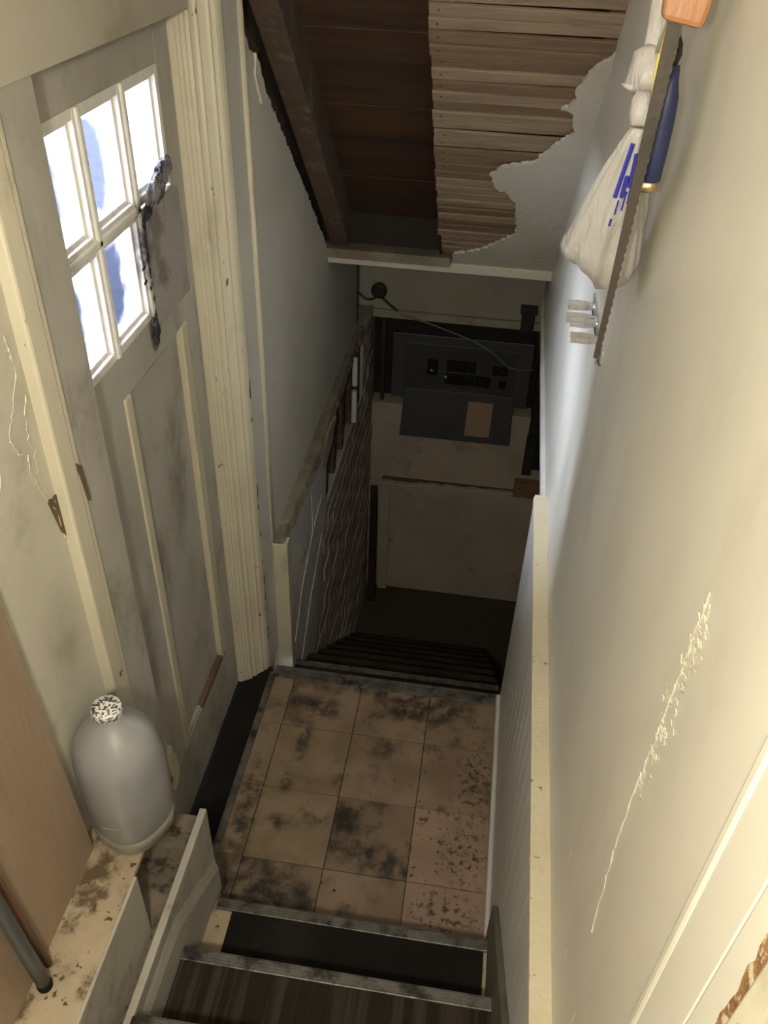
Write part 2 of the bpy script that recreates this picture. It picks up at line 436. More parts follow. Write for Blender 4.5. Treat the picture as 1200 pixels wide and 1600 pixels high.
# ------------------------------------------------------------------ key sizes of the place
XL_NEAR = -.655      # plaster wall left of the door
XL_FAR = -.605       # plaster wall beyond the door
XD = -.685           # face of the door
XR = .210            # upper plaster wall on the right
XW = .180            # beadboard face
Z_UP = .68           # upper floor
SL_M = -.957         # slope of the stair ceiling
SL_Y0, SL_Z0 = 3.0, 1.04
def slz(y): return SL_Z0 + SL_M * (y - SL_Y0)
SN = Vector((0, -SL_M, 1)).normalized()          # up normal of the slope
SD = Vector((0, 1, SL_M)).normalized()           # down the slope
def sp(x, y, off=0.0):
    p = Vector((x, y, slz(y))) + SN * off
    return (p.x, p.y, p.z)

# ================================================================== STRUCTURE
# ---- floors
fl = empty('floor_landing', (-.2, 1.45, -.03))
tag(fl, 'stained brown square vinyl tile floor of the small landing', 'floor', kind='structure')
box('subfloor', 'joint', (-.60, .98, -.06), (.19, 1.87, -.006), fl)
xs = [-.572, -.503, -.275, -.047, .180]; ys = [.985, 1.213, 1.441, 1.669, 1.862]
kinds = {(0, 0): 'tile', (1, 0): 'tile_dark', (2, 0): 'tile', (3, 0): 'tile_pink',
         (0, 1): 'tile_warm', (1, 1): 'tile_warm', (2, 1): 'tile_dark', (3, 1): 'tile_pink',
         (0, 2): 'tile_warm', (1, 2): 'tile_warm', (2, 2): 'tile', (3, 2): 'tile',
         (0, 3): 'tile_warm', (1, 3): 'tile', (2, 3): 'tile', (3, 3): 'tile'}
for i in range(4):
    for j in range(4):
        g = .0011; up = random.uniform(-.0006, .0008)
        box('tile', kinds[(i, j)], (xs[i] + g, ys[j] + g, -.005), (xs[i + 1] - g, ys[j + 1] - g, up), fl, bevel=.0008)
tag(box('trim_1', 'alu', (-.592, 1.02, -.006), (-.570, 1.872, .007), bevel=.003),
    'narrow aluminium edging strip along the door side of the landing', 'edging', kind='structure')
tn = empty('trim_2', (-.2, 1.88, -.03))
tag(tn, 'ridged metal nosing on the far edge of the landing', 'nosing', kind='structure')
box('flange', 'alu', (-.575, 1.858, -.002), (.182, 1.902, .004), tn, bevel=.0015)
box('lip', 'alu', (-.575, 1.894, -.035), (.182, 1.904, .006), tn, bevel=.002)
for k in range(3): box('ridge', 'alu', (-.575, 1.866 + k * .009, .003), (.182, 1.870 + k * .009, .0065), tn)
th = empty('trim_3', (-.64, 1.5, -.05))
tag(th, 'dark grimy door threshold strip beside the landing tiles', 'threshold', kind='structure')
box('sill', 'mat_black', (-.74, 1.0, -.06), (-.591, 1.90, -.004), th)
tag(box('trim_4', 'wains', (.168, 1.02, 0), (.182, 1.885, .030), bevel=.006),
    'thin pale quarter round moulding at the foot of the beadboard', 'moulding', kind='structure')

fu = empty('floor_upper', (-.2, -.3, Z_UP - .05))
tag(fu, 'stained beige linoleum floor at the top of the steps and under the jug', 'floor', kind='structure')
box('slab', 'lino', (-.75, -2.5, .60), (.45, .385, Z_UP), fu)
box('ledge_slab', 'lino', (-.66, .385, Z_UP - .012), (-.535, .985, Z_UP), fu, bevel=.0015)
MB().box((-.541, .385, .42), (-.529, .767, Z_UP - .002)).build('ledge_fascia', 'skirt', fu, bevel=.001)
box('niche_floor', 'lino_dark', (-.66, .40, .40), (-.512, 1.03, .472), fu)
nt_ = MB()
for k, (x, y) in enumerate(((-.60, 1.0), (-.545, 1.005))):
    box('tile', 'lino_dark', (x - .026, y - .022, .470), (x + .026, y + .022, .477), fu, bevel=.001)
# skirt board closing the left side of the steps (its foot runs down with the steps)
MB().prism([(-.514, .20, .10), (-.514, 1.035, -.0), (-.514, 1.035, .498), (-.514, .20, .498)],
           [(-.498, .20, .10), (-.498, 1.035, -.0), (-.498, 1.035, .498), (-.498, .20, .498)]).build('skirt_board', 'skirt', fu, bevel=.002)
MB().prism([(-.70, 1.035, -.0), (-.514, 1.035, 0), (-.514, 1.035, .40), (-.70, 1.035, .40)],
           [(-.70, 1.02, -.0), (-.514, 1.02, 0), (-.514, 1.02, .40), (-.70, 1.02, .40)]).build('end_board', 'skirt', fu)
MB().prism([(-.498, .55, .36), (-.498, 1.03, .17), (-.498, 1.03, .30), (-.498, .80, .46), (-.498, .55, .46)],
           [(-.490, .55, .36), (-.490, 1.03, .17), (-.490, 1.03, .26), (-.490, .80, .42), (-.490, .55, .43)]).build('mended_patch', 'skirt', fu, bevel=.001)

fb = empty('floor_basement', (.2, 3.2, -1.6))
tag(fb, 'dark bare slab at the foot of the basement stairs', 'floor', kind='structure')
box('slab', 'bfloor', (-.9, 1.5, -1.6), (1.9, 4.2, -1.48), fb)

# ---- upper steps
us = empty('upper_staircase', (-.16, .7, 0))
tag(us, 'short flight of dark steps with metal nosings down to the tiled landing', 'stairs', kind='structure')
ny = [1.0, .80, .597, .395]; nz = [.17, .34, .51, .68]
x0, x1 = -.498, .176
for k in range(3):
    box('riser', 'wood_dark', (x0, ny[k] - .030, nz[k] - .172), (x1, ny[k] - .014, nz[k] - .02), us)
    box('tread', 'lino' if k == 0 else 'wood_dark', (x0, ny[k + 1] - .03, nz[k] - .022), (x1, ny[k], nz[k] - .003), us)
    lft = -.448 if k == 0 else -.486
    box('tread_mat', ('mat_black', 'mat_brown', 'mat_brown')[k], (lft, ny[k + 1] - .028, nz[k] - .003), (.158, ny[k] - .022, nz[k] + .001), us)
    ns = box('nosing', 'alu', (x0 + .008, ny[k] - .024, nz[k] - .003), (x1 - .004, ny[k] + .002, nz[k] + .004), us, bevel=.002)
    box('nosing_lip', 'alu', (x0 + .008, ny[k] - .002, nz[k] - .024), (x1 - .004, ny[k] + .005, nz[k] + .002), us, bevel=.002)
    for q in range(3):
        box('ridge', 'alu', (x0 + .01, ny[k] - .020 + q * .007, nz[k] + .0035), (x1 - .006, ny[k] - .0165 + q * .007, nz[k] + .0058), ns)
box('riser', 'wood_dark', (x0, ny[3] - .03, .508), (x1, ny[3] - .014, .67), us)
box('nosing', 'alu', (x0, ny[3] - .026, .678), (x1, ny[3] + .003, .686), us, bevel=.002)
MB().prism([(.166, 1.045, 0), (.166, 1.045, .26), (.166, 1.0, .30), (.166, .30, .86), (.166, .30, 0)],
           [(.180, 1.045, 0), (.180, 1.045, .26), (.180, 1.0, .30), (.180, .30, .86), (.180, .30, 0)]).build('stringer', 'grime_and_shadow', us, bevel=.002)

# ---- basement steps
ls = empty('basement_staircase', (-.2, 2.7, -1.48))
tag(ls, 'dark wooden stairs dropping from the landing into the basement', 'stairs', kind='structure')
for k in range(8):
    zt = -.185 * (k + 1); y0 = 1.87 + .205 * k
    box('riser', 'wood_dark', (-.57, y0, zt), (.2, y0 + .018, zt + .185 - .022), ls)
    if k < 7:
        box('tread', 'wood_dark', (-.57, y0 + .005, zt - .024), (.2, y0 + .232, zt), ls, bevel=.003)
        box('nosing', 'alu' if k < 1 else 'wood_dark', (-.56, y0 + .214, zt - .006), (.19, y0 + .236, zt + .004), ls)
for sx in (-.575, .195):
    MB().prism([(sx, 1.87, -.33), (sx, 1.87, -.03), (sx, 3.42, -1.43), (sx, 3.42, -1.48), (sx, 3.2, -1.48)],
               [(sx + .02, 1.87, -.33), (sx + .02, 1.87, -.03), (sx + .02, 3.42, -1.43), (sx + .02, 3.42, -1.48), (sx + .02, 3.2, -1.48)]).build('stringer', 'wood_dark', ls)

# ---- right wall
wr = empty('wall_right', (XR, 1, 0))
tag(wr, 'tall cream plaster wall on the right with cracks and peeling paint', 'wall', kind='structure')
mb = MB()
mb.box((XR, -2.5, .40), (XR + .10, 1.88, 3.2)); mb.box((XR, 1.88, .83), (XR + .10, 3.25, 3.2))
pl = mb.build('plaster', 'plaster_right', wr)
box('corner_bead', 'wains', (XR - .012, 1.88, .805), (XR + .06, 3.25, .832), wr, bevel=.003)
bw = (1.885 - .10) / 26
brd = None
for k in range(26):
    ya = .10 + k * bw
    b_ = MB().prism([(XW, ya + .0009, -.02), (XW, ya + bw - .0009, -.02), (XR, ya + bw - .0009, -.02), (XR, ya + .0009, -.02)],
                    [(XW, ya + .0009, .846), (XW, ya + bw - .0009, .846), (XR, ya + bw - .0009, .846), (XR, ya + .0009, .846)])
    if brd is None:
        brd = b_.build('wainscot_board', 'wains', wr)
    else:
        inst(brd, 'wainscot_board', (WLOC[brd.name].x, WLOC[brd.name].y + k * bw, -.02), wr)
box('wainscot_backing', 'wains', (XR - .001, .1, -1.48), (XR + .05, 1.885, .42), wr)
box('wainscot_rail', 'cap', (XW - .004, .10, .832), (XR + .004, 1.872, .850), wr, bevel=.003)
# crack that runs up the plaster, and curled flakes beside it
rr = random.Random(3)
pts = []
for k in range(40):
    q = k / 39
    pts.append((XR - .0004, .542 + .028 * q + rr.uniform(-.0035, .0035) + .012 * math.sin(q * 5), 1.17 + .55 * q))
MB().tube(pts, [.0004 + .0006 * rr.random() for _ in pts], 5).build('crack_ridge', 'flake', wr)
for k in range(120):
    q = rr.random() ** .8
    y = .553 + rr.gauss(0, .006 + .010 * (1 - abs(2 * q - 1))) - .012 * q; z = 1.43 + .28 * q
    a = rr.uniform(-.9, .9); L = rr.uniform(.003, .011); W = rr.uniform(.0006, .0018)
    dy, dz = math.sin(a), math.cos(a)
    P = [(XR - .0002, y - dz * W, z + dy * W), (XR - .0002, y + dz * W * .5, z - dy * W * .5), (XR - .0010 - rr.random() * .001, y + dy * L + dz * W, z + dz * L), (XR - .0006, y + dy * L - dz * W, z + dz * L)]
    MB().prism(P, [(p_[0] - .0004, p_[1], p_[2]) for p_ in P]).build('paint_flake', 'flake', wr)
for (y, z, L) in ((.60, .95, .05), (.72, 1.02, .03), (.50, 1.0, .04), (.86, 1.15, .02), (1.2, 1.25, .02)):
    MB().prism([(XR, y - .0012, z), (XR, y + .0012, z), (XR, y + .0006, z + L), (XR, y - .0006, z + L)],
               [(XR - .0005, y - .0005, z), (XR - .0005, y + .0005, z), (XR - .0005, y + .0003, z + L), (XR - .0005, y - .0003, z + L)]).build('paint_run', 'flake', wr)
# casing of the doorway next to the viewer
tc = empty('trim_5', (XR, .3, .7))
tag(tc, 'cream door casing with rusty edge at the lower right corner', 'casing', kind='structure')
box('shadow_line', 'grime_and_shadow', (XR - .0008, .3655, .68), (XR, .3685, 2.9), tc)  # dark strip painted in for the shadow along the casing edge
box('back_band', 'plaster_right', (XR - .010, .352, .68), (XR, .366, 2.9), tc, bevel=.004)
box('flat', 'plaster_right', (XR - .0085, .2965, .68), (XR, .352, 2.9), tc, bevel=.001)
box('joint', 'skirt', (XR - .0072, .294, .68), (XR, .2966, 2.9), tc)
box('inner_flat', 'plaster_right', (XR - .0085, .262, .68), (XR, .294, 2.9), tc, bevel=.001)
r0 = jag([(.2685, .9), (.2675, 1.4), (.268, 1.62), (.270, 1.75), (.2675, 2.4)], .012, .0028, 61); r1 = jag([(.256, .9), (.2565, 1.4), (.257, 1.62), (.2565, 1.75), (.256, 2.4)], .012, .0012, 62)
rp = r0 + r1[::-1]
MB().prism([(XR - .0092, y, z) for y, z in rp], [(XR - .004, y, z) for y, z in rp]).build('rusty_edge', 'rust', tc)
box('stop', 'casing', (XR - .012, .20, .68), (XR, .258, 2.9), tc, bevel=.003)

# ---- left wall, near part with door casing
wl = empty('wall_left', (XL_NEAR, .4, .6))
tag(wl, 'cream painted wall left of the door with cracked and peeling paint', 'wall', kind='structure')
mb = MB(); mb.box((XL_NEAR - .12, -2.5, 0), (XL_NEAR, 1.02, 3.2)); mb.box((XL_NEAR - .12, 1.02, 1.975), (XL_NEAR, 2.0, 3.2))
mb.box((XL_NEAR - .12, 1.02, -.1), (XL_NEAR - .03, 1.15, 1.98))
mb.build('plaster', 'plaster_left', wl)
# cracks: torn paint edges standing off the wall
cracks = [[(.985, 1.66), (.99, 1.60), (.962, 1.56), (.936, 1.525), (.945, 1.49), (.955, 1.485)],
          [(1.0, 1.56), (.985, 1.535), (.978, 1.49), (.99, 1.47), (.978, 1.462)],
          [(.968, 1.475), (.960, 1.45), (.972, 1.415), (.985, 1.375), (1.003, 1.34), (1.004, 1.30), (1.012, 1.27)],
          [(.985, 1.455), (.978, 1.42), (.990, 1.39), (1.004, 1.36)],
          [(.892, 1.492), (.886, 1.478), (.880, 1.47)]]
for ci, c in enumerate(cracks):
    c2 = jag(c, .006, .0025, ci)
    MB().tube([(XL_NEAR + .0015, y, z) for (y, z) in c2], [.0005 + .0012 * random.random() ** 2 for _ in c2], 5).build('paint_curl', 'flake', wl)
c2 = [(.985, 1.375), (1.012, 1.37), (1.012, 1.285), (1.002, 1.30)]
MB().prism([(XL_NEAR + .0002, y, z) for y, z in c2], [(XL_NEAR + .0022, y, z) for y, z in c2]).build('bare_patch', 'bare', wl)
tcas = empty('trim_6', (-.64, 1.1, 0))
tag(tcas, 'cream wooden casing on the near side of the glazed door', 'casing', kind='structure')
box('back_band', 'casing', (XL_NEAR - .005, 1.012, 0), (-.634, 1.060, 1.985), tcas, bevel=.005)
box('bead', 'casing', (XL_NEAR - .005, 1.058, 0), (-.637, 1.078, 1.985), tcas, bevel=.006)
box('flat', 'door', (XL_NEAR - .005, 1.076, 0), (-.642, 1.180, 1.978), tcas, bevel=.002)
box('jamb', 'door', (-.80, 1.135, 0), (-.645, 1.176, 1.978), tcas)
c2 = [(1.060, 1.40), (1.074, 1.385), (1.080, 1.31), (1.072, 1.315)]
MB().prism([(-.6400, y, z) for y, z in c2], [(-.6342, y, z) for y, z in c2]).build('bare_patch', 'bare', tcas)
c2 = jag([(1.165, .34), (1.190, .345), (1.210, .385), (1.204, .44), (1.182, .50), (1.165, .44), (1.165, .34)], .015, .004, 81)[:-1]
MB().prism([(-.646, y, z) for y, z in c2], [(-.634, y, z) for y, z in c2]).build('splintered_chip', 'casing', tcas, bevel=.002)
hd = empty('trim_7', (-.66, 1.5, 1.95))
tag(hd, 'cream flat head casing above the glazed door', 'casing', kind='structure')
box('head', 'fascia', (-.80, 1.02, 1.948), (-.648, 1.83, 1.99), hd)
box('fascia', 'fascia', (XL_NEAR - .002, .3, 1.950), (-.640, 1.822, 3.2), hd, bevel=.001)
fc = empty('trim_8', (-.64, 1.86, 0))
tag(fc, 'fluted cream casing on the far side of the glazed door', 'casing', kind='structure')
prof = [(-.80, 1.817), (-.672, 1.817), (-.670, 1.822), (-.664, 1.822), (-.662, 1.828), (-.655, 1.828), (-.653, 1.833), (-.646, 1.834),
        (-.645, 1.840), (-.641, 1.848), (-.634, 1.849), (-.633, 1.855), (-.622, 1.868), (-.616, 1.871), (-.614, 1.878), (-.607, 1.884),
        (-.603, 1.892), (-.600, 1.904), (-.608, 1.910), (-.80, 1.910)]
segs = [(0, 1.10), (1.10, 1.962)]
MB().prism([(x, y, 0) for x, y in prof], [(x, y, 2.25) for x, y in prof]).build('fluted_board', 'casing', fc)
box('flat', 'plaster_stair', (-.80, 1.908, -.05), (-.607, 2.046, 2.2), fc, bevel=.001)
mb = MB(); mb.tube([(-.604, 2.048, .43), (-.604, 2.049, 1.2), (-.604, 2.046, 2.05)], .0075, 8); mb.build('corner_bead', 'casing', fc, smooth=True)
rr = random.Random(5)
for k in range(16):
    z = rr.uniform(.1, 1.1); y = 1.905 + rr.uniform(-.002, .001)
    h = rr.uniform(.008, .03)
    c2 = [(y - .003, z), (y + .002, z + .004), (y + .003, z + h), (y - .002, z + h * .8)]
    MB().prism([(-.6035, a, b) for a, b in c2], [(-.5988, a, b) for a, b in c2]).build('paint_chip', 'bare', fc)
c2 = jag([(1.835, 1.938), (1.86, 1.935), (1.885, 1.945), (1.905, 1.955)], .006, .002, 4)
MB().tube([(-.652 + (y - 1.835) * .72, y - .002, z) for y, z in c2], .0011, 5).build('crack', 'bare', fc)

# ---- left wall beyond the door
wf = empty('wall_stairwell', (XL_FAR, 2.8, .4))
tag(wf, 'grey white plaster wall above the basement stairs beside the fluted casing', 'wall', kind='structure')
top = jag([(2.04, slz(2.04) - .02), (2.10, slz(2.10) - .055), (2.2, slz(2.2) - .045), (2.4, slz(2.4) - .035), (2.7, slz(2.7) - .012), (2.98, slz(2.98) - .003)], .014, .007, 9)
poly = [(2.04, .44)] + top + [(3.0, 1.03), (3.64, 1.02), (3.64, .43)]
MB().prism([(XL_FAR, y, z) for y, z in poly], [(XL_FAR - .02, y, z) for y, z in poly]).build('plaster', 'plaster_stair', wf)
poly = [(2.06, .43), (2.06, 2.3), (3.64, 2.3), (3.64, .43)]
MB().prism([(XL_FAR - .02, y, z) for y, z in poly], [(XL_FAR - .09, y, z) for y, z in poly]).build('sheathing', 'rafter', wf)
c2 = jag([(2.135, slz(2.135) - .09), (2.15, slz(2.15) - .03), (2.205, slz(2.205) - .045), (2.225, slz(2.225) - .075), (2.20, slz(2.20) - .10), (2.175, slz(2.175) - .12), (2.135, slz(2.135) - .09)], .01, .004, 2)[:-1]
MB().prism([(XL_FAR + .004, y, z) for y, z in c2], [(XL_FAR - .01, y, z) for y, z in c2]).build('loose_plaster_lump', 'flake', wf)

# ---- foundation wall under it
wfo = empty('wall_foundation', (-.57, 2.9, -1.48))
tag(wfo, 'rough foundation wall of brick and grey parging left of the basement stairs', 'wall', kind='structure')
MB().box((-.72, 2.06, -1.48), (-.5735, 2.74, .40)).box((-.72, 2.74, -1.48), (-.5735, 3.66, .06)).box((-.72, 3.66, -1.48), (-.5735, 4.05, .40)).build('core', 'mortar', wfo)
box('niche_back', 'black_gap', (-.74, 2.70, .0), (-.70, 3.70, .44), wfo)
sp0 = jag([(2.05, -.566), (2.4, -.560), (2.75, -.552), (2.95, -.566), (3.3, -.570), (3.66, -.562)], .03, .006, 51)
sp0 = [(x, y) for (y, x) in sp0] + [(-.65, 3.66), (-.65, 2.05)]
MB().prism([(x, y, .395) for x, y in sp0], [(x - .012 if x > -.6 else x, y, .437) for x, y in sp0]).build('sill_plate', 'sill', wfo, bevel=.005)
box('header', 'rafter', (-.66, 2.70, .362), (-.575, 3.66, .40), wfo, bevel=.003)
for y in (2.80, 2.97, 3.16, 3.38, 3.58):
    box('stud', 'rafter', (-.66, y, .05), (-.585, y + .045, .365), wfo, bevel=.002)
bsrc = None; rr = random.Random(21)
for c in range(24):
    zc = -1.47 + c * .078
    n = 0
    y = 2.055 + (0 if c % 2 else .1)
    while y + .195 < 4.0:
        hid = (y < 2.62 and zc > -.55 + .1 * rr.random())
        nich = (y + .2 > 2.72 and y < 3.68 and zc + .07 > .07)
        if not hid and not nich and not (zc < -.22 - (y - 1.87) * .9 - .25):
            px = -.5705 + rr.uniform(-.0015, .0025)
            if bsrc is None:
                bsrc = MB().box((px - .04, y, zc), (px, y + .192, zc + .068)).build('brick', 'brick', wfo, bevel=.006)
            else:
                o = inst(bsrc, 'brick', (px - .02, y + .096, zc), wfo, rot=(rr.uniform(-.015, .015), rr.uniform(-.02, .02), rr.uniform(-.012, .012)))
        y += .205
pg = jag([(2.052, -.62), (2.25, -.62), (2.48, -.42), (2.60, -.12), (2.70, .10), (2.735, .40)], .02, .012, 6) + [(2.052, .40)]
MB().prism([(-.566, y, z) for y, z in pg], [(-.60, y, z) for y, z in pg]).build('parging', 'parge', wfo, bevel=.003)
pc = jag([(2.047, -.60), (2.088, -.60), (2.095, -.2), (2.082, .0), (2.095, .2), (2.09, .42)], .02, .005, 8) + [(2.047, .42)]
MB().prism([(-.559, y, z) for y, z in pc], [(-.64, y, z) for y, z in pc]).build('painted_corner', 'casing', wfo, bevel=.002)
for k, c in enumerate(([(2.12, -.10), (2.25, .05), (2.45, .16), (2.62, .20)], [(2.45, .13), (2.44, .33)], [(2.14, -.35), (2.35, -.15), (2.6, .02)], [(2.12, -.5), (2.3, -.4)])):
    c2 = jag(c, .02, .006, k + 30)
    MB().tube([(-.565, y, z) for y, z in c2], .0018, 5).build('mortar_line', 'flake', wfo)
lump = jag([(2.6, .36), (2.72, .43), (2.9, .40), (2.8, .33), (2.66, .30), (2.6, .36)], .03, .012, 12)[:-1]
MB().prism([(-.558, y, z) for y, z in lump], [(-.60, y, z) for y, z in lump]).build('broken_plaster', 'lintel', wfo, bevel=.003)
tag(MB().tube([(-.566, 3.36, .09), (-.566, 3.37, .25)], .013, 10).tube([(-.566, 3.375, .275), (-.566, 3.38, .41)], .013, 10)
    .build('pipe', 'white_pl', None, smooth=False), 'white vertical pipe in the gap of the foundation wall below the plaster', 'pipe')
tag(MB().prism([(-.545, 3.80, -1.48), (-.50, 3.80, -1.48), (-.50, 3.86, -1.48), (-.545, 3.86, -1.48)],
               [(-.56, 3.93, -.70), (-.52, 3.93, -.70), (-.52, 3.985, -.70), (-.56, 3.985, -.70)]).build('leaning_post', 'wood_dark', None, bevel=.003),
    'dark wooden post leaning in the far corner of the basement', 'post')

# ---- far wall
wfar = empty('wall_far', (0, 4.0, -1.48))
tag(wfar, 'dim parged basement wall facing the foot of the stairs', 'wall', kind='structure')
box('upper_parging', 'farwall', (-.70, 4.0, -.68), (1.9, 4.15, -.17), wfar)
lw = jag([(-.72, -.665), (-.4, -.672), (0, -.66), (.4, -.65), (1.9, -.65)], .03, .006, 15)
MB().prism([(x, 3.955, z) for x, z in ([(-.72, -1.48)] + lw + [(1.9, -1.48)])], [(x, 4.15, z) for x, z in ([(-.72, -1.48)] + lw + [(1.9, -1.48)])]).build('lower_parging', 'farwall', wfar, bevel=.006)
box('ledge_dirt', 'bare', (-.50, 3.985, -.685), (.40, 4.0, -.655), wfar)
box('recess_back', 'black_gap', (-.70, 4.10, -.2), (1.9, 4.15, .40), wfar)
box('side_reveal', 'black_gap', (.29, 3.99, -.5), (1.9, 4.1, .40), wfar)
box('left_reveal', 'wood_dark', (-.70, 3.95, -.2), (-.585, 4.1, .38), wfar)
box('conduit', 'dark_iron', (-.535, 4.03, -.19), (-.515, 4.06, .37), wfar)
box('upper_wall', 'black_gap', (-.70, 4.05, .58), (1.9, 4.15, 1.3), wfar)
box('side_block', 'dark_iron', (.285, 3.96, -.52), (.335, 4.02, -.28), wfar)
box('brick', 'rust_wood', (.255, 3.94, -.665), (.40, 4.0, -.57), wfar, bevel=.004)
box('corner_board', 'farwall', (-.500, 3.93, -1.48), (-.445, 3.96, -.69), wfar, bevel=.003)
tb = empty('lintel_beam', (-.2, 3.95, .35))
tag(tb, 'cream painted wooden beam above the electrical panel', 'beam', kind='structure')
box('face', 'lintel', (-.66, 3.97, .385), (.262, 4.06, .602), tb, bevel=.003)
box('lip', 'lintel', (-.66, 3.945, .352), (.262, 4.06, .392), tb, bevel=.004)

# ---- ceiling
ce = empty('ceiling_stair', (-.2, 2.5, slz(2.5)))
tag(ce, 'sloping stair ceiling with torn plaster, bare laths and open hole', 'ceiling', kind='structure')
hole = [(.262, 1.90), (.225, 2.0), (.232, 2.06), (.222, 2.119), (.185, 2.155), (.163, 2.18), (.150, 2.22), (.144, 2.262), (.120, 2.285), (.150, 2.295), (.158, 2.335), (.168, 2.355),
        (.135, 2.385), (.078, 2.47), (.045, 2.478), (.0, 2.492), (-.041, 2.533), (-.018, 2.585), (.012, 2.60), (.045, 2.64), (.055, 2.725), (.060, 2.80), (.01, 2.85), (-.05, 2.90), (-.086, 2.918), (-.14, 2.938), (-.150, 2.985)]
hj = jag(hole, .008, .0055, 17)
poly = hj + [(-.155, 3.03), (.262, 3.03), (.262, 1.90)]
poly = poly[:-1]
MB().prism([sp(x, y, -.010) for x, y in poly], [sp(x, y, 0.0) for x, y in poly]).build('plaster', 'plaster_ceil', ce)
q0 = [(-.7, .60), (.262, .60), (.262, 1.78), (-.7, 1.78)]
MB().prism([sp(x, y, -.012) for x, y in q0], [sp(x, y, .02) for x, y in q0]).build('plaster_upper', 'plaster_ceil', ce)
rr = random.Random(44)
lsrc = {}
pitch = .0432 / 1.384
k = 0; y = 1.80
while y < 2.965:
    ln = .0365 + rr.uniform(-.003, .002)
    xa = -.198 + rr.uniform(-.003, .003) + (.012 if y > 2.85 else 0); xb = .27
    dk = rr.random() < .38
    off = rr.uniform(0, .006); skew = rr.uniform(-.0035, .0035)
    a = Vector(sp(xa, y, .001 + off)); b = Vector(sp(xb, y + skew, .001 + off))
    dv = SD * ln; uv = SN * .008
    MB().hexa([a, b, b + dv, a + dv], [a + uv, b + uv, b + dv + uv, a + dv + uv]).build('lath', 'lath_dark' if dk else 'lath', ce, bevel=.0015)
    if rr.random() < .8:
        nx = xa + rr.uniform(.018, .03); c = Vector(sp(nx, y, off)) + SD * ln * .5
        MB().tube([c - SN * .0006, c + SN * .003], .0022, 7).build('nail', 'dark_iron', ce)
    y += pitch
# rafters above the laths and the planks seen through the hole
def slope_box(x0_, x1_, y0_, y1_, o0, o1):
    return MB().prism([sp(x0_, y0_, o0), sp(x1_, y0_, o0), sp(x1_, y1_, o0), sp(x0_, y1_, o0)], [sp(x0_, y0_, o1), sp(x1_, y0_, o1), sp(x1_, y1_, o1), sp(x0_, y1_, o1)])
slope_box(-.198, -.155, 1.2, 3.0, .012, .15).build('rafter', 'plank', ce)
slope_box(.18, .26, 1.2, 3.0, .012, .15).build('rafter', 'rafter', ce)
slope_box(-.59, -.525, 1.2, 2.97, .004, .15).build('rafter', 'rafter', ce, bevel=.004)
for (ya, yb) in ((1.3, 1.62), (1.62, 1.95), (1.95, 2.225), (2.23, 2.455), (2.46, 2.75), (2.755, 2.99)):
    slope_box(-.60, .26, ya, yb, .115 + random.uniform(0, .012), .14).build('plank', 'plank', ce, bevel=.002)
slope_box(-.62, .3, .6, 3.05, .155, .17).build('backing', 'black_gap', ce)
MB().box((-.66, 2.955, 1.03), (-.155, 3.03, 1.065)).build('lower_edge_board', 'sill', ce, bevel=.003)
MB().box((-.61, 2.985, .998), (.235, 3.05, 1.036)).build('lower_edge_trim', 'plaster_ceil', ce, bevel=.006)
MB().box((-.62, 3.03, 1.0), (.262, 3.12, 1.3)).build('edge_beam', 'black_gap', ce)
cb = empty('ceiling_basement', (.4, 3.6, 1.0))
tag(cb, 'dark basement ceiling beyond the sloping stair ceiling', 'ceiling', kind='structure')
box('boards', 'wood_dark', (-.75, 3.10, 1.02), (1.9, 4.2, 1.10), cb)
box('right_boards', 'wood_dark', (.30, 1.4, .95), (1.9, 3.12, 1.02), cb)
sh = empty('wall_basement', (1.9, 3, -1.48))
tag(sh, 'dark basement side walls out of sight right of the stairs', 'wall', kind='structure')
box('side', 'farwall', (1.88, 1.4, -1.6), (1.98, 4.2, 1.1), sh)
box('near', 'farwall', (-.75, 1.40, -1.6), (1.9, 1.46, -.07), sh)
box('near_right', 'farwall', (.26, 1.40, -.1), (1.9, 1.46, 1.0), sh)
wb = empty('wall_back', (-.2, -2.5, .68))
tag(wb, 'cream wall of the room behind the viewer', 'wall', kind='structure')
box('plaster', 'plaster_left', (-.8, -2.6, .5), (.4, -2.48, 3.3), wb)
cu = empty('ceiling_upper', (-.2, -.2, 3.15))
tag(cu, 'white flat ceiling of the room at the top of the steps', 'ceiling', kind='structure')
box('plaster', 'plaster_ceil', (-.8, -2.6, 3.12), (.4, 1.6, 3.25), cu)
sk = empty('wall_leak_shell', (.6, .8, -1.7))  # unseen shell added around the house to stop sky light leaking in
tag(sk, 'unseen outer masonry of the house behind the stairwell', 'wall', kind='structure')
for lo_, hi_ in (((-.86, 1.92, -1.75), (-.72, 4.35, 3.4)), ((-.86, 4.2, -1.75), (2.1, 4.35, 3.4)), ((2.0, -2.7, -1.75), (2.1, 4.35, 3.4)),
                 ((-.86, -2.7, 3.26), (2.1, 4.35, 3.4)), ((-.86, -2.7, -1.75), (2.1, -2.6, 3.4)), ((-.86, -2.7, -1.75), (2.1, 4.35, -1.61)),
                 ((-.86, -2.7, -1.75), (-.775, 1.10, 3.4)), ((-.86, 1.0, -1.75), (-.75, 2.0, -.07)), ((-.86, 1.0, 1.99), (-.775, 2.0, 3.4))):
    box('shell', 'black_gap', lo_, hi_, sk)

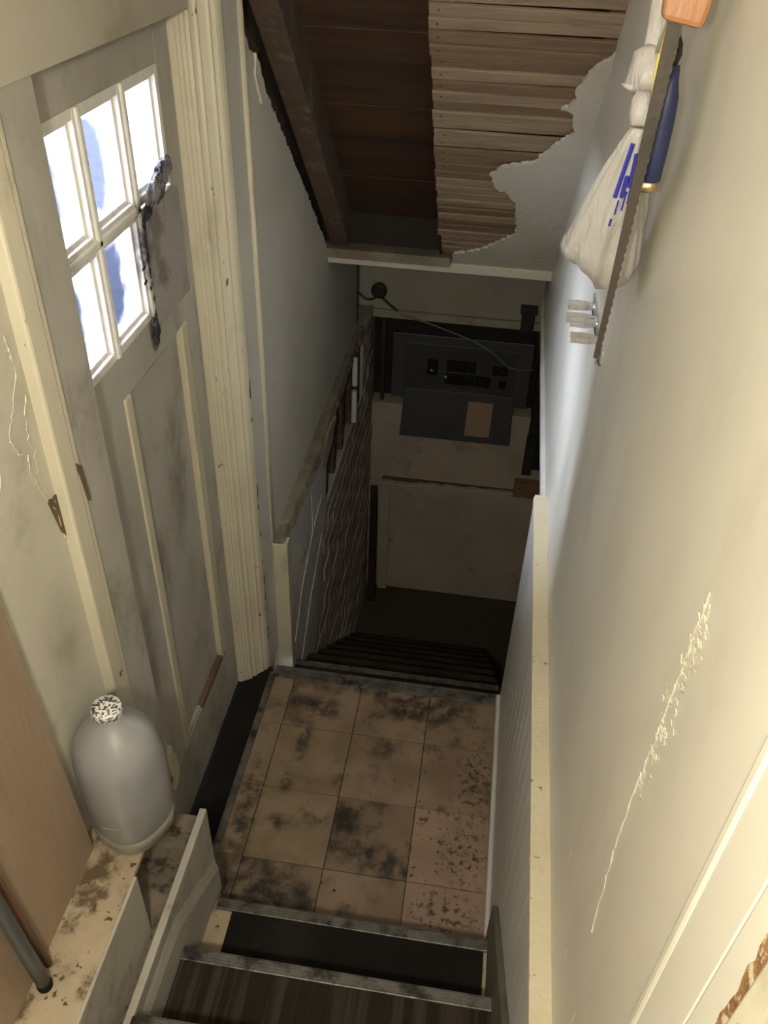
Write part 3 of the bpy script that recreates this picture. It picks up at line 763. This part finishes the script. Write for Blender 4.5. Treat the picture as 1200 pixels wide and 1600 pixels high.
# ---- the door
dr = empty('door_1', (-.70, 1.5, 0))
tag(dr, 'grimy off white panelled door with six pane window, one pane boarded over', 'door', kind='structure')
XB = -.725
D0, D1, DT = 1.10, 1.815, 1.955
W0, W1, WZ0, WZ1 = 1.190, 1.737, 1.425, 1.868
box('stile', 'door', (XB, D0, .005), (XD, W0, DT), dr, bevel=.002)
box('stile', 'door', (XB, W1, .005), (XD, D1, DT), dr, bevel=.002)
box('rail', 'door', (XB, W0, WZ1), (XD, W1, DT), dr, bevel=.002)
box('rail', 'door', (XB, W0, 1.335), (XD, W1, WZ0), dr, bevel=.002)
box('rail', 'door', (XB, W0, .005), (XD, W1, .245), dr, bevel=.002)
box('mullion', 'door', (XB, W0, .24), (XD, 1.362, 1.34), dr, bevel=.002)
box('panel', 'door', (XB + .008, 1.36, .24), (XD - .012, W1, 1.34), dr)
box('bead', 'door_bead', (XD - .014, 1.360, .235), (XD + .004, 1.392, 1.338), dr, bevel=.004)
box('bead', 'door_bead', (XD - .014, 1.690, .245), (XD + .004, 1.732, 1.338), dr, bevel=.004)
box('bead', 'bare', (XD - .014, 1.50, .238), (XD + .003, 1.732, .262), dr, bevel=.003)
box('bead', 'door', (XD - .014, 1.392, .238), (XD - .002, 1.50, .258), dr, bevel=.003)
cw = (W1 - W0) / 3
zm = (WZ0 + WZ1) / 2
for i in range(3):
    for j in range(2):
        ya, yb = W0 + i * cw, W0 + (i + 1) * cw
        za, zb = (WZ0, zm) if j == 0 else (zm, WZ1)
        if i == 2 and j == 0:
            pb = jag([(ya + .004, za - .03), (yb + .035, za - .03), (yb + .030, zb - .02), (yb - .01, zb - .005), (ya + .01, zb - .008), (ya + .004, za - .03)], .03, .003, 71)[:-1]
            MB().prism([(XD - .006, y, z) for y, z in pb], [(XD + .004, y, z) for y, z in pb]).build('patch_board', 'patch', dr, bevel=.001)
            continue
        box('pane', 'glass', (-.708, ya + .004, za + .004), (-.704, yb - .004, zb - .004), dr)
        # glazing beads around the pane, with a step
        for d, (s1, hgt) in enumerate(((.017, XD + .001), (.025, XD - .009))):
            mb = MB()
            lo = -.703
            mb.box((lo, ya, za), (hgt, ya + s1, zb)); mb.box((lo, yb - s1, za), (hgt, yb, zb))
            mb.box((lo, ya + s1, za), (hgt, yb - s1, za + s1)); mb.box((lo, ya + s1, zb - s1), (hgt, yb - s1, zb))
            mb.build('glazing_bead', 'sash', dr, bevel=.002)
for yy in (W0 + cw, W0 + 2 * cw):
    box('muntin', 'sash', (XB, yy - .008, WZ0), (XD + .006, yy + .008, WZ1), dr, bevel=.004)
box('muntin', 'sash', (XB, W0, zm - .008), (XD + .006, W0 + 2 * cw + .008, zm + .008), dr, bevel=.004)
def lumpy(name, mat, pts, rads, amp, seed):
    b = bmesh.new()
    for p_, r_ in zip(pts, rads):
        bmesh.ops.create_icosphere(b, subdivisions=3, radius=r_, matrix=Matrix.Translation(p_))
    for v in b.verts:
        n_ = noise.noise(v.co * 45 + Vector((seed, 0, 0))); v.co += v.co.normalized() * 0 + Vector((1, 0, 0)) * n_ * amp + Vector((0, noise.noise(v.co * 60), noise.noise(v.co * 52 + Vector((9, 0, 0))))) * amp
    for v in b.verts: v.co.x = XD + .004 + (v.co.x - XD - .004) * .42
    mb = MB(); b.verts.ensure_lookup_table()
    mb.add([v.co.copy() for v in b.verts], [tuple(v.index for v in f.verts) for f in b.faces]); b.free()
    return mb.build(name, mat, dr, smooth=True)
lumpy('filler_lump', 'foam', [Vector((XD - .002, 1.605 + .009 * k, 1.640 + .0035 * k)) for k in range(15)], [.012, .017, .020, .023, .025, .026, .027, .027, .026, .025, .024, .022, .019, .016, .011], .012, 3)
lumpy('soot_lump', 'char', [Vector((XD + .001, 1.575 + .007 * k, 1.628 + .001 * k)) for k in range(6)], [.009, .013, .014, .013, .011, .008], .010, 5)
lumpy('soot_lump', 'char', [Vector((XD + .004, 1.558 + .002 * math.sin(k), 1.625 - .0085 * k)) for k in range(24)], [.007 + .002 * math.sin(k * 1.7) for k in range(24)], .006, 8)
lumpy('soot_lump', 'char', [Vector((XD + .002, 1.556 - .002 * k, 1.425 - .010 * k)) for k in range(7)], [.010, .013, .015, .015, .012, .009, .005], .009, 12)
for zz in (1.535, 1.505):
    lumpy('soot_lump', 'char', [Vector((XD - .002, 1.535 + .005 * k, zz + .001 * k)) for k in range(6)], [.003, .004, .004, .005, .005, .004], .003, 20 + zz)
# outside the door
ex = empty('wall_exterior', (-3.4, 1.8, -.1))
tag(ex, 'blue grey siding seen blurred through the door glass', 'wall', kind='structure')
box('siding', 'ext_wall', (-4.2, 2.2, -.1), (-4.0, 5.2, 2.4), ex)
fe = empty('floor_exterior', (-3, 1.5, -.15))
tag(fe, 'blue grey ground outside the glazed door', 'ground', kind='structure')
box('slab', 'ext_ground', (-9, -5, -.2), (-.84, 9, -.1), fe)

# ================================================================== THINGS
# ---- water jug
JC = (-.571, .872, Z_UP)
jg = empty('water_jug', JC)
tag(jg, 'translucent white plastic gallon jug on the ledge beside the door', 'jug')
def sq(q, z):
    # rounded square body lower down, round towards the neck
    k = max(0.0, min(1.0, (.27 - z) / .1))
    return 1 + .035 * k * math.cos(4 * (q - .35))
prof = [(.058, .030), (.066, .034), (.0725, .044), (.0762, .060), (.0775, .09), (.078, .13), (.0785, .190), (.078, .222), (.0755, .246), (.070, .266), (.060, .285), (.045, .303), (.031, .317), (.0235, .328), (.0215, .338)]
MB().lathe(prof, JC, 40, sq).build('body', 'jug', jg, smooth=True)
MB().lathe([(.062, .001), (.068, .003), (.0725, .012), (.0742, .026), (.0742, .040), (.068, .044)], JC, 40, sq).build('foot', 'jug_base', jg, smooth=True)
MB().lathe([(.0245, .334), (.0262, .337), (.0262, .350), (.0235, .354), (.010, .355)], JC, 30).build('cap', 'capprint', jg, smooth=True)
hpts = []
for k in range(11):
    q = k / 10
    hpts.append((JC[0] - .018 - .030 * math.sin(q * math.pi * .62), JC[1] + .028 + .046 * math.sin(q * math.pi * .62), JC[2] + .312 - .115 * q))
MB().tube(hpts, [.010] * 11, 10).build('handle', 'jug', jg, smooth=True)
box('embossing', 'jug_base', (JC[0] - .018, JC[1] - .0795, JC[2] + .098), (JC[0] + .016, JC[1] - .0770, JC[2] + .102), jg)

# ---- plywood sheet leaning on the left wall
pw = MB().hexa([(-.642, -.25, Z_UP), (-.630, -.25, Z_UP), (-.630, .808, Z_UP), (-.642, .808, Z_UP)],
               [(-.653, -.25, 1.75), (-.641, -.25, 1.75), (-.641, .775, 1.75), (-.653, .775, 1.75)]).build('plywood_sheet', 'plywood', None, bevel=.001)
tag(pw, 'tan plywood sheet standing against the left wall next to the jug', 'board')

# ---- poles at the lower left
gp = empty('metal_pole', (-.605, .552, Z_UP))
tag(gp, 'dark grey metal tube with rounded end standing on the linoleum', 'pole')
a = Vector((-.606, .556, Z_UP + .013)); b = Vector((-.617, .555, 1.0)); b = Vector((-.612, .546, 1.0))
MB().tube([a + (b - a) * q for q in (0, .3, .6, 1, 1.6, 2.6)], .0115, 14).build('tube', 'tube', gp, smooth=True)
MB().tube([(a.x, a.y, Z_UP), (a.x, a.y, Z_UP + .004), (a.x, a.y, Z_UP + .016), (a.x, a.y, Z_UP + .022)], [.009, .0122, .0128, .0118], 14).build('rubber_tip', 'mat_black', gp, smooth=True)
bp = MB().tube([(-.618, .592, Z_UP), (-.620, .580, .86), (-.623, .560, 1.3), (-.628, .545, 1.6)], .0065, 10).build('wooden_pole', 'tube_brown', None, smooth=True)
tag(bp, 'thin red brown pole behind the grey metal tube', 'pole')

# ---- carrier bag on the right wall
bgp = empty('plastic_bag', (.155, 1.17, 1.735))
tag(bgp, 'knotted white plastic carrier bag with blue print hanging on the right wall', 'bag')
TOP = Vector((.150, 1.092, 1.955)); BOT = Vector((.145, 1.222, 1.722))
mb = MB(); nseg = 56; rows = 22; vs = []; fs = []
for i in range(rows):
    q = i / (rows - 1)
    c = TOP.lerp(BOT, q)
    rad = .009 + .043 * min(1, (q * 1.25)) ** .85
    if q > .85: rad *= math.sqrt(max(.03, 1 - ((q - .85) / .153) ** 2))
    for j in range(nseg):
        an = 2 * math.pi * j / nseg
        fold = 1 + (.13 * math.sin(7 * an + 2 * q) + .10 * math.sin(13 * an - 3 * q + 1) + .07 * math.sin(4 * an + 5 * q)) * (1 - .45 * q) * min(1, q * 3 + .3)
        fold += .05 * noise.noise(Vector((math.cos(an) * 2, math.sin(an) * 2, q * 5)))
        sx = 1.0; sy = .92
        x = c.x + rad * fold * math.cos(an) * sx; y_ = c.y + rad * fold * math.sin(an) * sy
        z = c.z + (.010 * math.sin(an * 2 + .6) - .016 * math.cos(an)) * max(0, q - .6) * 2.0
        x = min(x, XR - .004)
        vs.append((x, y_, z))
for i in range(rows - 1):
    for j in range(nseg):
        fs.append((i * nseg + j, i * nseg + (j + 1) % nseg, (i + 1) * nseg + (j + 1) % nseg, (i + 1) * nseg + j))
fs.append(tuple(range(nseg))); fs.append(tuple(range((rows - 1) * nseg, rows * nseg)))
bag_body = mb.add(vs, fs).build('body', 'bag', bgp, smooth=True)
def crumple(name, pts, rads, amp, seed, mat='bag', sub=16):
    mb = MB(); mb.tube(pts, rads, sub)
    for i, v in enumerate(mb.v):
        p_ = Vector(v); n_ = noise.noise_vector(p_ * 70 + Vector((seed, seed, 0)))
        mb.v[i] = tuple(p_ + n_ * amp)
    return mb.build(name, mat, bgp, smooth=True)
crumple('neck', [(.150, 1.092, 1.958), (.149, 1.095, 1.972), (.1495, 1.10, 1.985), (.151, 1.105, 1.992)], [.011, .0135, .0125, .008], .003, 1)
crumple('knot', [(.151, 1.105, 1.990), (.152, 1.108, 1.998), (.153, 1.112, 2.012), (.154, 1.118, 2.026), (.154, 1.122, 2.034)], [.010, .020, .023, .020, .011], .008, 4)
crumple('loop', [(.153, 1.122, 2.03), (.153, 1.135, 2.045), (.154, 1.15, 2.07), (.156, 1.17, 2.10), (.17, 1.19, 2.14), (.19, 1.20, 2.18)], [.012, .0125, .012, .011, .008, .005], .004, 7)
crumple('knot_tail', [(.145, 1.108, 1.998), (.132, 1.114, 1.994), (.124, 1.118, 1.996)], [.007, .004, .001], .001, 9)
# blue print: short upright strokes lying on the bag's camera side
prints = []
def on_bag(q, an, lift=.0015):
    i = q * (rows - 1); i0 = int(i); t_ = i - i0; j = an / (2 * math.pi) * nseg; j0 = int(j) % nseg; u_ = j - int(j)
    g = lambda a_, b_: Vector(vs[min(a_, rows - 1) * nseg + b_ % nseg])
    p_ = g(i0, j0).lerp(g(i0, j0 + 1), u_).lerp(g(i0 + 1, j0).lerp(g(i0 + 1, j0 + 1), u_), t_)
    c = TOP.lerp(BOT, q); o_ = (p_ - c); o_.z = 0
    return p_ + o_.normalized() * lift
A0 = math.radians(262)
for (q0_, q1_, da, wd) in ((.07, .36, -.10, .0030), (.12, .30, .30, .0024), (.24, .36, .12, .0028), (.27, .40, .42, .0018), (.38, .46, .05, .0012), (.36, .44, .25, .0012), (.49, .53, .0, .0016), (.33, .35, .2, .003)):
    pts = [on_bag(q0_ + (q1_ - q0_) * k / 6, A0 + da) for k in range(7)]
    MB().tube(pts, wd, 6).build('blue_print', 'blue_ink', bgp)

# ---- hooks out of the frame that carry the hanging things
for (nm, y, lab, zz) in (('wall_hook', 1.20, 'small dark hook that the plastic bag hangs from', 2.18), ('wall_hook', 1.03, 'small dark hook that the hand saw hangs from', 2.155)):
    tag(MB().tube([(XR + .005, y, zz), (.17, y, zz), (.145, y, zz + .004), (.14, y, zz + .018)], .003, 8).build(nm, 'dark_iron', None, smooth=True), lab, 'hook')

# ---- saw
sw = empty('hand_saw', (.15, 1.03, 1.69))
tag(sw, 'narrow rusty hand saw hanging point down in front of the bag', 'saw')
n = 70; P0 = []; P1 = []
SY = 1.022
cl = lambda q: (.1440 + .0115 * q, 1.034 - .004 * q, 1.692 + .40 * q)    # centre of blade from tip up
L_ = []; R_ = []
for k in range(n + 1):
    q = k / n; c = cl(q); hw = .0032 + .0046 * q
    L_.append((c[0] - hw, c[2])); R_.append((c[0] + hw + (.0014 if k % 2 else 0), c[2]))
poly = L_ + R_[::-1]
MB().prism([(x, SY, z) for x, z in poly], [(x, SY + .0016, z) for x, z in poly]).build('blade', 'saw', sw)
MB().prism([(.140, SY - .011, 2.075), (.182, SY - .011, 2.068), (.186, SY - .011, 2.09), (.178, SY - .011, 2.20), (.146, SY - .011, 2.20), (.138, SY - .011, 2.11)],
           [(.140, SY + .013, 2.075), (.182, SY + .013, 2.068), (.186, SY + .013, 2.09), (.178, SY + .013, 2.20), (.146, SY + .013, 2.20), (.138, SY + .013, 2.11)]).build('handle', 'saw_wood', sw, bevel=.006)

# ---- blue handled tool
bt = empty('blue_tool', (.186, 1.06, 1.86))
tag(bt, 'navy blue tool grip with brass collar hanging behind the saw', 'tool')
c = (.172, 1.085, 1.888)
MB().lathe([(.0115, .011), (.0138, .013), (.0148, .045), (.0152, .080), (.0138, .104), (.0098, .120), (.0078, .136)], c, 20).build('grip', 'blue', bt, smooth=True)
MB().lathe([(.0118, 0), (.0130, .002), (.0132, .011), (.0115, .0125)], c, 20).build('collar', 'brass', bt, smooth=True)
MB().tube([(c[0], c[1], c[2] + .134), (c[0] + .004, c[1], c[2] + .147), (c[0] + .002, c[1] - .004, c[2] + .156), (c[0] - .008, c[1] - .015, c[2] + .175), (.164, c[1] - .02, 2.16)], .0034, 8).build('hanger', 'dark_iron', bt, smooth=True)

yp = [(.1515, 1.945), (.1545, 1.944), (.1565, 1.985), (.1545, 2.03), (.1525, 2.16), (.1490, 2.16), (.1505, 2.03), (.1525, 1.985)]
ys_ = MB().prism([(x, 1.066, z) for x, z in yp], [(x, 1.0685, z) for x, z in yp]).build('yellow_strap', 'yellow', None, bevel=.0005)
tag(ys_, 'yellow strap hanging between the white bag and the blue grip', 'strap')
rd = MB().tube([(.1468, 1.050, 2.040), (.1490, 1.050, 2.078), (.1535, 1.052, 2.16)], .0019, 8).build('steel_rod', 'steel', None, smooth=True)
tag(rd, 'thin shiny steel rod beside the top of the saw blade', 'rod')

# ---- spring clip rail
cr = empty('clip_rail', (XR, 1.53, 1.50))
tag(cr, 'steel rail with spring tool clips screwed to the right wall under the bag', 'tool rail')
box('rail', 'steel', (XR - .004, 1.405, 1.490), (XR, 1.665, 1.515), cr, bevel=.001)
box('rail_edge', 'dark_iron', (XR - .0055, 1.405, 1.4885), (XR - .0005, 1.665, 1.491), cr)
MB().tube([(XR - .008, 1.41, 1.487), (XR - .004, 1.45, 1.489)], .003, 6).build('screw', 'steel', cr)
for (y, ln, dzz) in ((1.628, .052, .0), (1.572, .056, -.002), (1.545, .050, .002), (1.487, .050, -.003)):
    for s in (-1, 1):
        mb = MB(); ax = []
        for k in range(9):
            q = k / 8
            xx = XR - .004 - ln * q
            yy = y + s * (.002 + .011 * math.sin(q * math.pi * .9) + (.006 * (q - .8) * 5 if q > .8 else 0))
            ax.append((xx, yy))
        zc = 1.502 + dzz
        V0 = []; 
        for (xx, yy) in ax: V0 += [(xx, yy - .0006, zc - .0055), (xx, yy + .0006, zc - .0055), (xx, yy + .0006, zc + .0055), (xx, yy - .0006, zc + .0055)]
        F0 = []
        for k in range(8):
            for e in range(4): F0.append((k * 4 + e, k * 4 + (e + 1) % 4, k * 4 + 4 + (e + 1) % 4, k * 4 + 4 + e))
        F0 += [(0, 1, 2, 3), (32, 33, 34, 35)]
        mb.add(V0, F0).build('clip', 'steel', cr)
    MB().tube([(XR - .008, y, 1.502 + dzz), (XR - .003, y, 1.502 + dzz)], .004, 8).build('rivet', 'steel', cr)

# ---- electrical panel
ep = empty('electrical_panel', (-.1, 4.0, -.3))
tag(ep, 'grey breaker panel with its door hanging open on the basement wall', 'electrical panel')
YP = 3.97
box('enclosure', 'panel_grey', (-.44, YP, -.09), (.235, 4.1, .255), ep, bevel=.004)
box('cover', 'panel_grey', (-.467, YP - .008, -.102), (.252, YP, .270), ep, bevel=.003)
box('inner_cover', 'panel_door', (-.395, YP - .014, -.055), (.175, YP - .007, .225), ep, bevel=.002)
dr2 = MB().hexa([(-.405, YP - .075, -.300), (.190, YP - .075, -.300), (.190, YP - .066, -.304), (-.405, YP - .066, -.304)],
                [(-.392, YP - .020, -.035), (.182, YP - .020, -.035), (.182, YP - .010, -.037), (-.392, YP - .010, -.037)]).build('door', 'panel_door', ep, bevel=.003)
MB().hexa([(-.055, YP - .0725, -.262), (.078, YP - .0725, -.262), (.078, YP - .0700, -.263), (-.055, YP - .0700, -.263)],
          [(-.050, YP - .0325, -.075), (.080, YP - .0325, -.075), (.080, YP - .0300, -.077), (-.050, YP - .0300, -.077)]).build('paper_label', 'tanlabel', dr2)
box('hinge_lip', 'panel_grey', (-.30, YP - .024, -.030), (.15, YP - .012, -.020), ep)
for (xa, xb, za, zb, nb) in ((-.283, -.225, .055, .150, 1), (-.182, -.030, .085, .155, 4), (-.188, .050, .010, .078, 6), (.055, .135, .085, .145, 2), (.095, .132, .012, .065, 1)):
    wdt = (xb - xa) / nb
    for k in range(nb):
        br = box('breaker', 'breaker', (xa + k * wdt + .0012, YP - .022, za), (xa + (k + 1) * wdt - .0012, YP - .010, zb), ep, bevel=.002)
        box('toggle', 'breaker', (xa + (k + .35) * wdt, YP - .030, (za + zb) / 2 - .012), (xa + (k + .65) * wdt, YP - .020, (za + zb) / 2 + .012), br)
for (x, z) in ((-.258, .085), (-.182, .052)):
    box('indicator', 'white_pl', (x - .006, YP - .026, z - .006), (x + .006, YP - .021, z + .006), ep)

# ---- small fittings on the beam
ki = empty('cable_knob', (-.545, 3.96, .48))
tag(ki, 'round black cable knob on the left end of the cream beam', 'knob')
MB().tube([(-.545, 3.972, .492), (-.545, 3.955, .492), (-.545, 3.94, .490), (-.545, 3.928, .489)], [.034, .040, .040, .026], 14).build('body', 'dark_iron', ki, smooth=False)
MB().tube([(-.66, 3.962, .472), (-.61, 3.95, .440), (-.575, 3.945, .445), (-.555, 3.94, .465)], .006, 6).build('cable', 'dark_iron', ki)
MB().tube([(-.53, 3.94, .462), (-.49, 3.945, .425), (-.45, 3.95, .392)], .006, 6).build('cable', 'dark_iron', ki)
so = empty('junction_box', (.20, 3.95, .37))
tag(so, 'small dark brown junction box on the right end of the cream beam', 'box')
box('body', 'dark_iron', (.165, 3.925, .352), (.228, 3.972, .455), so, bevel=.004)
box('lid', 'dark_iron', (.155, 3.918, .445), (.238, 3.972, .478), so, bevel=.004)
cbp = [(-.43, 3.93, .385), (-.25, 3.92, .345), (-.05, 3.91, .285), (.05, 3.90, .235), (.13, 3.90, .165), (.2, 3.92, .145), (.26, 3.95, .14)]
tag(MB().tube(cbp, .004, 6).build('loose_cable', 'wire', None), 'thin loose cable drooping across the breaker panel', 'cable')

# ---- added bulb behind the viewer, standing in for a flash near the camera
la = empty('flash_stand_in', (LAMP_POS[0], LAMP_POS[1], LAMP_POS[2]))
tag(la, 'added warm bulb behind the viewer standing in for a camera flash', 'added lamp')
MB().tube([(LAMP_POS[0], LAMP_POS[1], 3.12), (LAMP_POS[0], LAMP_POS[1], LAMP_POS[2] + .12)], .006, 8).build('cord', 'dark_iron', la)
MB().lathe([(.016, .055), (.022, .06), (.022, .12), (.012, .125)], LAMP_POS, 16).build('socket', 'dark_iron', la, smooth=True)
MB().lathe([(.006, -.035), (.02, -.031), (.03, -.018), (.034, 0), (.03, .02), (.02, .042), (.015, .058)], LAMP_POS, 20).build('bulb', 'bulb', la, smooth=True)
ld = bpy.data.lights.new('added_flash_light', 'POINT'); ld.energy = LAMP_W; ld.color = (1.0, .93, .81); ld.shadow_soft_size = .05
lo_ = bpy.data.objects.new('added_flash_light', ld); link(lo_, la); lo_.location = (0, 0, -.10)

# sampling portal for the daylight in the door window
pd = bpy.data.lights.new('window_portal', 'AREA'); pd.shape = 'RECTANGLE'; pd.size = .50; pd.size_y = .58
pd.cycles.is_portal = True
po = bpy.data.objects.new('window_portal', pd); COL.objects.link(po)
po.location = (-.735, (W0 + W1) / 2, (WZ0 + WZ1) / 2)
po.rotation_euler = Vector((1, 0, 0)).to_track_quat('-Z', 'Y').to_euler()
